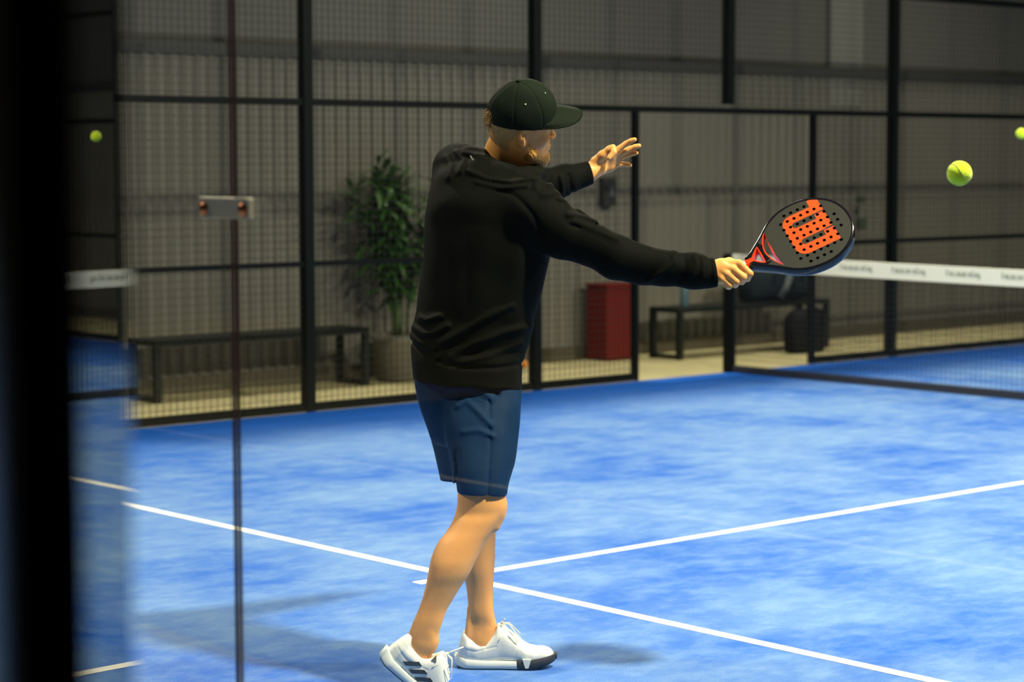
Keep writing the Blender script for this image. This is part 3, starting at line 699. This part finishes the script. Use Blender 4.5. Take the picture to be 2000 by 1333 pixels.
def build_cap():
    c = Shape(); cc = h(-.004, 0, .036)
    ct = math.radians(9); CM = np.array([math.cos(ct)*HF+math.sin(ct)*HU, HL, math.cos(ct)*HU-math.sin(ct)*HF])
    c.ell(cc, (.110, .089, .110), HM)
    c.ell(h(.035, 0, .066), (.064, .066, .066), HM, .03)
    c.ell(h(-.002, 0, .112), (.05, .046, .028), HM, .03)
    def base(P):
        q = (P-HC) @ HM.T; t = np.clip(q[:, 0]/.09, 0, 1); return (.022+.036*t*t-3.0*t*q[:, 1]**2)-q[:, 2]
    c._add(base, HC, 1e9, .003, 'i')
    c.ell(h(-.115, 0, .034), (.028, .034, .026), HM, .004, 's')       # opening at the back
    def seams(P):
        q = (P-cc) @ CM.T; an = np.arctan2(q[:, 1], q[:, 0]); r = np.hypot(q[:, 0], q[:, 1]); o = np.zeros(len(P))
        for a in (0, 58, 118, 180, 242, 302):
            da = np.angle(np.exp(1j*(an-math.radians(a)))); o -= .0018*np.exp(-(da*r/.0022)**2)*(r > .01)
        
        return o
    c.disp(seams)
    V, F = surf(c, HC-.16, HC+.17, .0026)
    cap = put('cap', relax(V, F, 1, .4), F, CAPM); cap['label'] = 'dark green-black baseball cap'
    # brim: a curved plate
    V = []; F = []; nu, nv = 14, 36; N2 = (nu+1)*(nv+1)
    for side in (0, 1):
        for i in range(nu+1):
            for j in range(nv+1):
                a = (j/nv*2-1)*1.25; u = i/nu
                r0 = np.array([.094*math.cos(a)+.004, .082*math.sin(a)]); sp = (1-abs(j/nv*2-1)**2.6)
                y = r0[1]*(1+.06*u*sp); x = r0[0]+u*.098*sp**.36
                z = .048-3.4*y*y-.004*u - .010*u*u - (0 if side == 0 else .0035)
                if i == 0: z += .004
                V.append(h(x, y, z+.008))
        for i in range(nu):
            for j in range(nv):
                k = side*N2+i*(nv+1)+j; q = (k, k+1, k+nv+2, k+nv+1); F.append(q if side else q[::-1])
    for j in range(nv):
        for i in (0, nu): k = i*(nv+1)+j; F.append((k, k+1, k+1+N2, k+N2))
    put('brim', V, F, CAPM, cap)
    V, F = sphere((0, 0, 0), .008, 8, 14, (1, 1, .5)); bp = cc+.117*CM[2]; put('button', np.array(V) @ CM+bp, F, CAPM, cap)
    rad = np.array([.112, .091, .112])
    for az, el in ((-30, 44), (-90, 44), (-150, 44), (30, 44), (90, 44), (150, 44)):
        a, e = math.radians(az), math.radians(el); dv = np.array([math.cos(a)*math.cos(e), math.sin(a)*math.cos(e), math.sin(e)]); dv = dv/np.linalg.norm(dv/rad)*(1.06 if abs(az) == 30 else .985 if abs(az) == 90 else .955)
        V, F = sphere((0, 0, 0), .0030, 6, 10); put('eyelet', np.array(V)+cc+dv @ CM, F, D.materials.get('brass_eyelet') or mat('brass_eyelet', (.8, .75, .4), .25, 1), cap)
build_cap()
def build_hair():
    c = Shape()
    c.ell(h(-.008, 0, .020), (.101, .0785, .094), HM)
    c.cone(h(-.035, 0, -.03), h(-.034, 0, -.075), .060, .055, .02)
    c.plane(h(0, 0, .028), HU, .003); c.plane(h(-.018, 0, 0), HF+.25*HU, .006); c.plane(h(-.05, 0, -.072), -HU-.55*HF, .012)
    c.disp(wob(.0012, (400, 330, 370)))
    V, F = surf(c, HC-.15, HC+.12, .0025)
    hr = put('hair', V, F, HAIRM); hr['label'] = 'short fair hair below the cap'
    mb = MB(); rr = random.Random(2)
    for k in range(60):
        y = rr.uniform(-.024, .024); z = rr.uniform(.014, .052); p = h(-.100, y*.8, z); 
        q = h(-.109-rr.uniform(0, .008), y*1.1, z-rr.uniform(.002, .016)); e = h(-.108-rr.uniform(0, .006), y*1.2, z-rr.uniform(.014, .034))
        mb.tube([toworld(v) for v in (p, q, e)], [.0016, .0014, .0006], 5)
    mb.build('hair_tuft', HAIRM, hr, smooth=True, off=ROOT)
    b = Shape()
    b.ell(h(.074, 0, -.116), (.032, .030, .031), HM)
    for s in (-1, 1): b.cone(h(.070, s*.014, -.111), h(.022, s*.048, -.074), .025, .027, .02)
    for s in (-1, 1): b.cone(h(.020, s*.050, -.070), h(.010, s*.062, -.035), .024, .012, .015)
    b.cone(h(.090, -.016, -.058), h(.090, .016, -.058), .008, .008, .004)
    b.ell(h(.098, 0, -.072), (.014, .016, .008), HM, .004, 's')
    b.disp(wob(.0014, (420, 360, 390)))
    V, F = surf(b, HC-.16, HC+.16, .0025)
    put('beard', V, F, BEARDM)['label'] = 'short ginger beard'
    for s in (-1, 1):
        V, F = sphere((0, 0, 0), .0098, 10, 14); e = put('eye', np.array(V)+h(.0795, s*.031, -.0105), F, mat('eye_white', (.7, .68, .62), .2))
        V, F = sphere((0, 0, 0), .0048, 8, 12); put('iris', np.array(V)+h(.0865, s*.031, -.0105), F, mat('iris_blue', (.03, .07, .10), .2), e)
        put_b = MB().tube([toworld(h(.092, s*.012, .006)), toworld(h(.091, s*.030, .011)), toworld(h(.078, s*.047, .007))], [.003, .0036, .002], 6)
        put_b.build('eyebrow', HAIRM, person, smooth=True, off=ROOT)
build_hair()

# ---- shoes, in a frame x = toe, y = inner side, z = up
PRO0 = [(0, .050), (.012, .098), (.022, .120), (.03, .121), (.045, .106), (.06, .094), (.078, .087), (.10, .098), (.12, .122), (.135, .142), (.15, .136), (.177, .113), (.2, .094), (.224, .077), (.253, .068), (.28, .067), (.30, .060), (.31, .050), (.316, .040)]
WID = [(0, .018), (.01, .027), (.03, .039), (.06, .042), (.1, .042), (.14, .042), (.18, .045), (.22, .050), (.25, .049), (.28, .042), (.30, .030), (.312, .016), (.316, .008)]
lp = lambda T, x: float(np.interp(x, [t[0] for t in T], [t[1] for t in T]))
def build_shoe(origin, ex, ez, lab, bend=0, stripes=False, flip=1, dip=0.0):
    PRO = [(a, max(b, dip) if .03 <= a <= .11 else b) for a, b in PRO0]
    ey = np.cross(ez, ex); org = np.array(origin, float)
    def tf(V):
        V = np.array(V, float).copy(); V[:, 1] *= flip
        if bend:
            x0 = .200; t = np.clip((V[:, 0]-x0)/.05, 0, 1); ang = bend*t; R_ = .05/bend
            x, z = V[:, 0].copy(), V[:, 2].copy()
            over = np.maximum(V[:, 0]-x0-.05, 0); m = V[:, 0] > x0
            nx = x0+(R_-z)*np.sin(ang)+over*np.cos(bend); nz = R_-(R_-z)*np.cos(ang)+over*np.sin(bend)
            V[:, 0] = np.where(m, nx, x); V[:, 2] = np.where(m, nz, z)
        return org+V[:, 0:1]*ex+V[:, 1:2]*ey+V[:, 2:3]*ez
    def pt(name, V, F, m, parent, smooth=True): return mesh_obj(name, tf(V), F if flip > 0 else [tuple(f)[::-1] for f in F], m, parent, smooth, off=ROOT)
    u = Shape()
    xs = sorted(set([a for a, _ in PRO]+[a for a, _ in WID])); rows = []
    for x in xs:
        hh = lp(PRO, x); bz = .012+max(0, x-.25)*.25; wn = lp(WID, x); rows.append((x, 0, (hh+bz)/2, wn, (hh-bz)/2))
    u.loft(0, rows, n=2.5, k=.002, rr=.012)
    u.loft(2, [(z, xc, 0, a, b) for z, xc, a, b in ((.055, .082, .040, .026), (.08, .082, .044, .028), (.10, .080, .048, .030), (.13, .078, .052, .032), (.16, .076, .056, .036))], k=.010, op='s', rr=.004)
    def seams(P):
        o = -.0016*np.exp(-((P[:, 0]-.19-.3*(P[:, 2]-.05))/.0022)**2)*(P[:, 2] < .1)
        o -= .0016*np.exp(-((P[:, 2]-.058-.25*np.abs(P[:, 0]-.06))/.0025)**2)*(P[:, 0] < .13)*(P[:, 2] < .1)
        o += .0022*np.exp(-((P[:, 2]-.072)/.011)**2)*(P[:, 0] < .09)
        return o
    u.disp(seams)
    V, F = surf(u, (-.02, -.065, -.01), (.335, .065, .17), .0026)
    sh = pt('shoe', relax(V, F, 1, .4), F, SHOEW, person); sh['label'] = lab
    def slab(name, x0, x1, ztop, zbot, wd, m, n=40):
        V = []; F = []; P_ = [(-1, .12), (-1.0, .5), (-.97, .88), (-.9, 1), (0, 1), (.9, 1), (.97, .88), (1.0, .5), (1, .12), (.93, 0), (0, 0), (-.93, 0)]; K = len(P_)
        for i in range(n+1):
            x = x0+(x1-x0)*i/n; a = ztop(x); b = zbot(x); ww = lp(WID, min(.316, max(0, x)))+wd
            for py, pz in P_: V.append((x, py*ww, b+(a-b)*pz))
        for i in range(n):
            for k in range(K): F.append((i*K+k, (i+1)*K+k, (i+1)*K+(k+1) % K, i*K+(k+1) % K))
        F += [tuple(range(K)), tuple(range(n*K+K-1, n*K-1, -1))]
        return pt(name, V, F, m, sh)
    up = lambda x: max(0, x-.235)**1.6*1.35
    hl = lambda x: .006*max(0, 1-x/.02)
    slab('sole', -.008, .200, lambda x: .034-.006*min(1, max(0, x)/.1)+.010*max(0, 1-max(x, 0)/.03), lambda x: .004+hl(x), .0045, SHOES)
    slab('toe_sole', .194, .322, lambda x: .033+max(0, x-.23)*.17, lambda x: .004+up(x), .005, BLK)
    slab('outsole', .0, .315, lambda x: .0055+up(x)+hl(x), lambda x: up(x)+hl(x), .002, BLK)
    # white notch in the dark toe sole
    for s in (-1, 1):
        mb = MB(); ww = lp(WID, .225)+.0055; V, F = [], []
        for x, z in ((.212, .036), (.240, .036), (.231, .008), (.221, .008)): V.append((x, s*ww, z))
        for x, z in ((.212, .036), (.240, .036), (.231, .008), (.221, .008)): V.append((x, s*(ww-.008), z))
        F = [(0, 1, 2, 3), (7, 6, 5, 4)]+[(i, 4+i, 4+(i+1) % 4, (i+1) % 4) for i in range(4)]
        if s > 0: F = [f[::-1] for f in F]
        pt('sole_insert', V, F, SHOES, sh, False)
    def ysurf(x, z):
        hh = lp(PRO, x); bz = .012; c = (hh+bz)/2; bb = (hh-bz)/2; q = min(.98, abs(z-c)/bb); return lp(WID, x)*(1-q**2.5)**(1/2.5)
    if stripes:
        for i in range(3):
            ox, oz = .029*i, -.0075*i; C4 = [(.0546+ox, .048+oz), (.0918+ox, .078+oz), (.107+ox, .0743+oz), (.0698+ox, .044+oz)]
            V = []; F = []; n = 8
            for lay in (.0014, -.004):
                for a in range(n+1):
                    for b in range(n+1):
                        p, q = a/n, b/n
                        x = (C4[0][0]*(1-p)+C4[1][0]*p)*(1-q)+(C4[3][0]*(1-p)+C4[2][0]*p)*q; z = (C4[0][1]*(1-p)+C4[1][1]*p)*(1-q)+(C4[3][1]*(1-p)+C4[2][1]*p)*q
                        V.append((x, -(ysurf(x, z)+lay+.0008), z))
            m1 = (n+1)**2
            for a in range(n):
                for b in range(n): k = a*(n+1)+b; F += [(k, k+n+1, k+n+2, k+1), (m1+k, m1+k+1, m1+k+n+2, m1+k+n+1)]
            for a in range(n):
                for e0, e1 in ((a*(n+1), (a+1)*(n+1)), (a*(n+1)+n, (a+1)*(n+1)+n), (a, a+1), (n*(n+1)+a, n*(n+1)+a+1)): F.append((e0, e1, e1+m1, e0+m1))
            pt('stripe', V, F, BLK, sh)
        V = [(x, -(ysurf(min(x, .14), z)*.8+.012+dy), z) for dy in (.0, -.004) for x, z in ((.122, .124), (.132, .112), (.118, .106))]
        pt('ankle_mark', V, [(0, 1, 2), (5, 4, 3), (0, 3, 4, 1), (1, 4, 5, 2), (2, 5, 3, 0)], BLK, sh, False)
    lace = MB()
    top = lambda x: lp(PRO, x)
    st = [.150, .166, .182, .198, .213]
    for i in range(len(st)-1):
        for s in (-1, 1):
            a, b = st[i], st[i+1]
            lace.tube([(a, s*.022, top(a)-.007), (a*.6+b*.4, s*.008, top((a+b)/2)+.003), (b, -s*.022, top(b)-.007)], .0022, 6)
    k0 = np.array([.146, 0, top(.146)+.006]); V, F = sphere(k0, .006, 6, 8); lace.add(V, F)
    for s in (-1, 1):
        lace.tube([k0, k0+[.022, s*.012, -.002], k0+[.056, s*.034, -.040], k0+[.050, s*.043, -.054], k0+[.022, s*.036, -.036], k0+[.004, s*.010, -.006]], .0021, 6)
    lace.tube([k0, k0+[-.008, -.022, -.012], k0+[-.004, -.038, -.035], k0+[-.012, -.042, -.052]], .0021, 6)
    e = np.array([.018, .012, .030]) if bend else np.array([.006, -.02, .012])
    lace.tube([k0, k0+e*.5+[0, 0, .002], k0+e, k0+e*1.5], .0022, 6)
    lo = pt('laces', lace.V, lace.F, mat('white_lace', (.8, .8, .68), .7), sh)
    V, F = [], []
    n = 10
    for i in range(n+1):
        x = .128+.06*i/n
        for j in range(5): y = (j/4*2-1)*.017; V.append((x, y, top(x)+.0025-10*y*y)); 
    for i in range(n):
        for j in range(4): k = i*5+j; F.append((k, k+5, k+6, k+1))
    m1 = len(V); V += [(a, b, c-.004) for a, b, c in V]; F += [tuple(q+m1 for q in f[::-1]) for f in F]
    pt('tongue', V, F, SHOEW, sh)
Z = np.array([0, 0, 1.]); H0 = np.array([CR[0], CR[1], 0]); H0 /= np.linalg.norm(H0); B0 = np.array([CF[0], CF[1], 0]); B0 /= np.linalg.norm(B0)
ex = H0*math.cos(.03)-B0*math.sin(.03)
build_shoe(G(893, 1303), ex, Z, 'white left shoe flat on the court', flip=1)
pa = math.radians(41); hx = H0*math.cos(.03)+B0*math.sin(.03)
ex = hx*math.cos(pa)-Z*math.sin(pa); ez = hx*math.sin(pa)+Z*math.cos(pa)
ballp = G(841, 1372); build_shoe(ballp-ex*.205, ex, ez, 'white right shoe with three black stripes, heel raised', bend=pa, stripes=True, flip=1, dip=.106)

# ============================================================ padel racket held in the right hand
def racket():
    A = np.array([.905, .425, 0]); A /= np.linalg.norm(A); V0 = np.array([-A[1], A[0], 0]); tl = math.radians(36)
    VR = math.cos(tl)*V0+math.sin(tl)*np.array([0, 0, 1.]); NF = math.cos(tl)*np.array([0, 0, -1.])+math.sin(tl)*V0
    B = J(1397, 548, 6.60); RO = toworld(B)
    t = empty('padel_racket', RO); tag(t, 'black padel racket with orange letter on its face in the right hand', 'racket')
    def tf(V): V = np.array(V, float); return toworld(B+V[:, 0:1]*A+V[:, 1:2]*VR+V[:, 2:3]*NF)
    def pt(name, V, F, m, smooth=False, parent=t, **k): return mesh_obj(name, tf(V), F, m, parent, smooth, off=RO, **k)
    FACE = mat('dark_grey_face', (.018, .019, .014), .5, spec=.25, bump=.8, bscale=700, bdist=.0006); OR = mat('orange_print', (.80, .062, .004), .45, spec=.25, bump=.6, bscale=700, bdist=.0006)
    RIM = mat('glossy_black_rim', (.006, .006, .008), .15, spec=.35); RED = mat('orange_red_gloss', (.80, .045, .006), .3); DK = mat('drilled_core', (.004, .004, .004), .8)
    outl = [(.108, .016), (.118, .019), (.132, .029), (.150, .043), (.170, .058), (.185, .0705), (.202, .086), (.222, .103), (.25, .118), (.28, .1265), (.31, .130), (.34, .129), (.368, .122), (.395, .109), (.418, .091), (.436, .069), (.448, .044), (.454, .02), (.455, 0)]
    ox = np.array([a for a, b in outl]); oy = np.array([b for a, b in outl]); sc = np.concatenate([[0], np.cumsum(np.hypot(np.diff(ox), np.diff(oy)))]); q = np.linspace(0, sc[-1], 70)
    half = list(zip(np.interp(q, sc, ox), np.interp(q, sc, oy)))
    loop = np.array(half+[(a, -b) for a, b in half[-2::-1]])
    for _ in range(6):
        n_ = (np.roll(loop, 1, 0)+np.roll(loop, -1, 0))/2; n_[0] = loop[0]; n_[-1] = loop[-1]; loop = loop*.5+n_*.5
    def offset(lp_, d):
        tg = np.roll(lp_, -1, 0)-np.roll(lp_, 1, 0); tg /= np.linalg.norm(tg, axis=1)[:, None]; nn = np.stack([tg[:, 1], -tg[:, 0]], 1); return lp_+nn*d
    area = np.sum(loop[:, 0]*np.roll(loop[:, 1], -1)-loop[:, 1]*np.roll(loop[:, 0], -1)); sg = 1 if area > 0 else -1
    inner = offset(loop, -sg*.0085)
    def arc(p0, p1, p2, n=8): return [tuple((1-u)**2*np.array(p0)+2*u*(1-u)*np.array(p1)+u*u*np.array(p2)) for u in np.linspace(0, 1, n)]
    tri = [(.127, .001), (.140, .014), (.153, .029), (.158, .031)]+[(.1565, .0), (.158, -.026), (.153, -.026), (.140, -.013)]
    cres = arc((.201, .074), (.186, .0), (.202, -.064), 14)+arc((.199, -.060), (.150, .004), (.198, .070), 14)
    def grow(p, d):
        c = np.mean(p, 0); p = np.array(p); v = p-c; L = np.linalg.norm(v, axis=1)[:, None]; return p+v/L*d
    holes = []
    for i in range(-5, 6):
        for j in range(-5, 6):
            x = .3235+.0225*i; y = .0+.0243*j
            if ((x-.320)/.098)**2+(y/.110)**2 <= 1.0 and x > .235: holes.append((x, y))
    def circ(c, r, n=14): return [(c[0]+r*math.cos(2*math.pi*k/n), c[1]+r*math.sin(2*math.pi*k/n)) for k in range(n)]
    def rrect(x0, x1, y0, y1, rad, n=8):
        o = []
        for cx, cy, a0, r in ((x1, y1, 0, .004), (x0, y1, 90, rad), (x0, y0, 180, rad), (x1, y0, 270, .004)):
            sx = cx-r if cx == x1 else cx+r; sy = cy-r if cy == y1 else cy+r
            for k in range(n): a = math.radians(a0+90*k/(n-1)); o.append((sx+r*math.cos(a), sy+r*math.sin(a)))
        return o
    body = rrect(.257, .368, -.0675, .087, .034)
    ser = [rrect(.360, .392, .058, .112, .004), rrect(.360, .392, -.008, .053, .004), rrect(.360, .393, -.0675, -.015, .004)]
    gaps = [rrect(.284, .3685, .036, .058, .0108), rrect(.284, .3685, -.033, -.011, .0108)]
    def inside(p, poly):
        c = False; n = len(poly)
        for i in range(n):
            a, b = poly[i], poly[i-1]
            if (a[1] > p[1]) != (b[1] > p[1]) and p[0] < (b[0]-a[0])*(p[1]-a[1])/(b[1]-a[1])+a[0]: c = not c
        return c
    P2 = []; E2 = []
    def addl(l):
        n = len(P2); P2.extend([tuple(map(float, q)) for q in l]); E2.extend([(n+i, n+(i+1) % len(l)) for i in range(len(l))])
    triG, creG = grow(tri, .0045), grow(cres, .004)
    HR = [circ(c, .0054) for c in holes]
    for l in [inner, tri, cres, triG, creG, body]+ser+gaps+HR: addl(l)
    vv, ee, ff, *_ = delaunay_2d_cdt([Vector(p) for p in P2], E2, [], 0, 1e-6)
    vv = [(v.x, v.y) for v in vv]; T = []; MI = []
    for f in ff:
        c = np.mean([vv[i] for i in f], 0)
        if not inside(c, inner) or inside(c, tri) or inside(c, cres): continue
        if any((c[0]-q[0])**2+(c[1]-q[1])**2 < .0052**2 for q in holes): continue
        if inside(c, triG) or inside(c, creG): mi = 2
        elif c[0] < .17: mi = 3
        elif (inside(c, body) and not any(inside(c, g) for g in gaps)) or any(inside(c, s) for s in ser): mi = 1
        else: mi = 0
        T.append(tuple(f)); MI.append(mi)
    n = len(vv); Hh = .0170; V = [(a, b, Hh) for a, b in vv]+[(a, b, -Hh) for a, b in vv]
    F = [f for f in T]+[tuple(i+n for i in f[::-1]) for f in T]
    pt('face', V, F, FACE, mats=[FACE, OR, RED, RIM], midx=MI+MI)
    mb = MB()
    for hloop in HR:
        m = len(hloop); mb.add([(a, b, Hh) for a, b in hloop]+[(a, b, -Hh) for a, b in hloop], [(k, (k+1) % m, m+(k+1) % m, m+k) for k in range(m)])
        mb.add([(a, b, -.004) for a, b in hloop], [tuple(range(m))])
    hw = pt('drilled_holes', mb.V, mb.F, DK)
    mb = MB()
    for l in (tri, cres):
        m = len(l); mb.add([(a, b, Hh) for a, b in l]+[(a, b, -Hh) for a, b in l], [(k, (k+1) % m, m+(k+1) % m, m+k) for k in range(m)])
    pt('throat_lining', mb.V, mb.F, RED)
    # rounded rim
    prof = [(-.0085, Hh), (-.005, Hh+.0015), (-.001, Hh), (.0, Hh-.006), (.0008, 0), (0, -Hh+.006), (-.001, -Hh), (-.005, -Hh-.0015), (-.0085, -Hh)]
    V = []; F = []; L = [offset(loop, sg*p[0]) for p in prof]; m = len(loop); K = len(prof)
    for i in range(m):
        for k in range(K): V.append((L[k][i][0], L[k][i][1], prof[k][1]))
    for i in range(m-1):
        for k in range(K-1): F.append((i*K+k, i*K+k+1, (i+1)*K+k+1, (i+1)*K+k))
    pt('frame', V, F, RIM, True)
    # handle
    def octo(name, x0, x1, a, b, m, n=6, tw=0):
        V = []; F = []
        for i in range(n+1):
            x = x0+(x1-x0)*i/n
            for k in range(8):
                g = math.pi/8+k*math.pi/4; V.append((x, a*math.cos(g)*1.08, b*math.sin(g)*1.08))
        for i in range(n):
            for k in range(8): F.append((i*8+k, i*8+(k+1) % 8, (i+1)*8+(k+1) % 8, (i+1)*8+k))
        F += [tuple(range(8)), tuple(range(n*8+7, n*8-1, -1))]
        return pt(name, V, F, m)
    octo('grip', -.002, .088, .0145, .0165, mat('black_grip', (.02, .02, .02), .8))
    octo('grip_tape', .086, .104, .0160, .0175, mat('white_grip_tape', (.82, .78, .66), .6))
    octo('throat', .103, .130, .0175, .0172, RED)
    octo('butt_cap', -.006, .0, .0175, .0185, RIM)
racket()
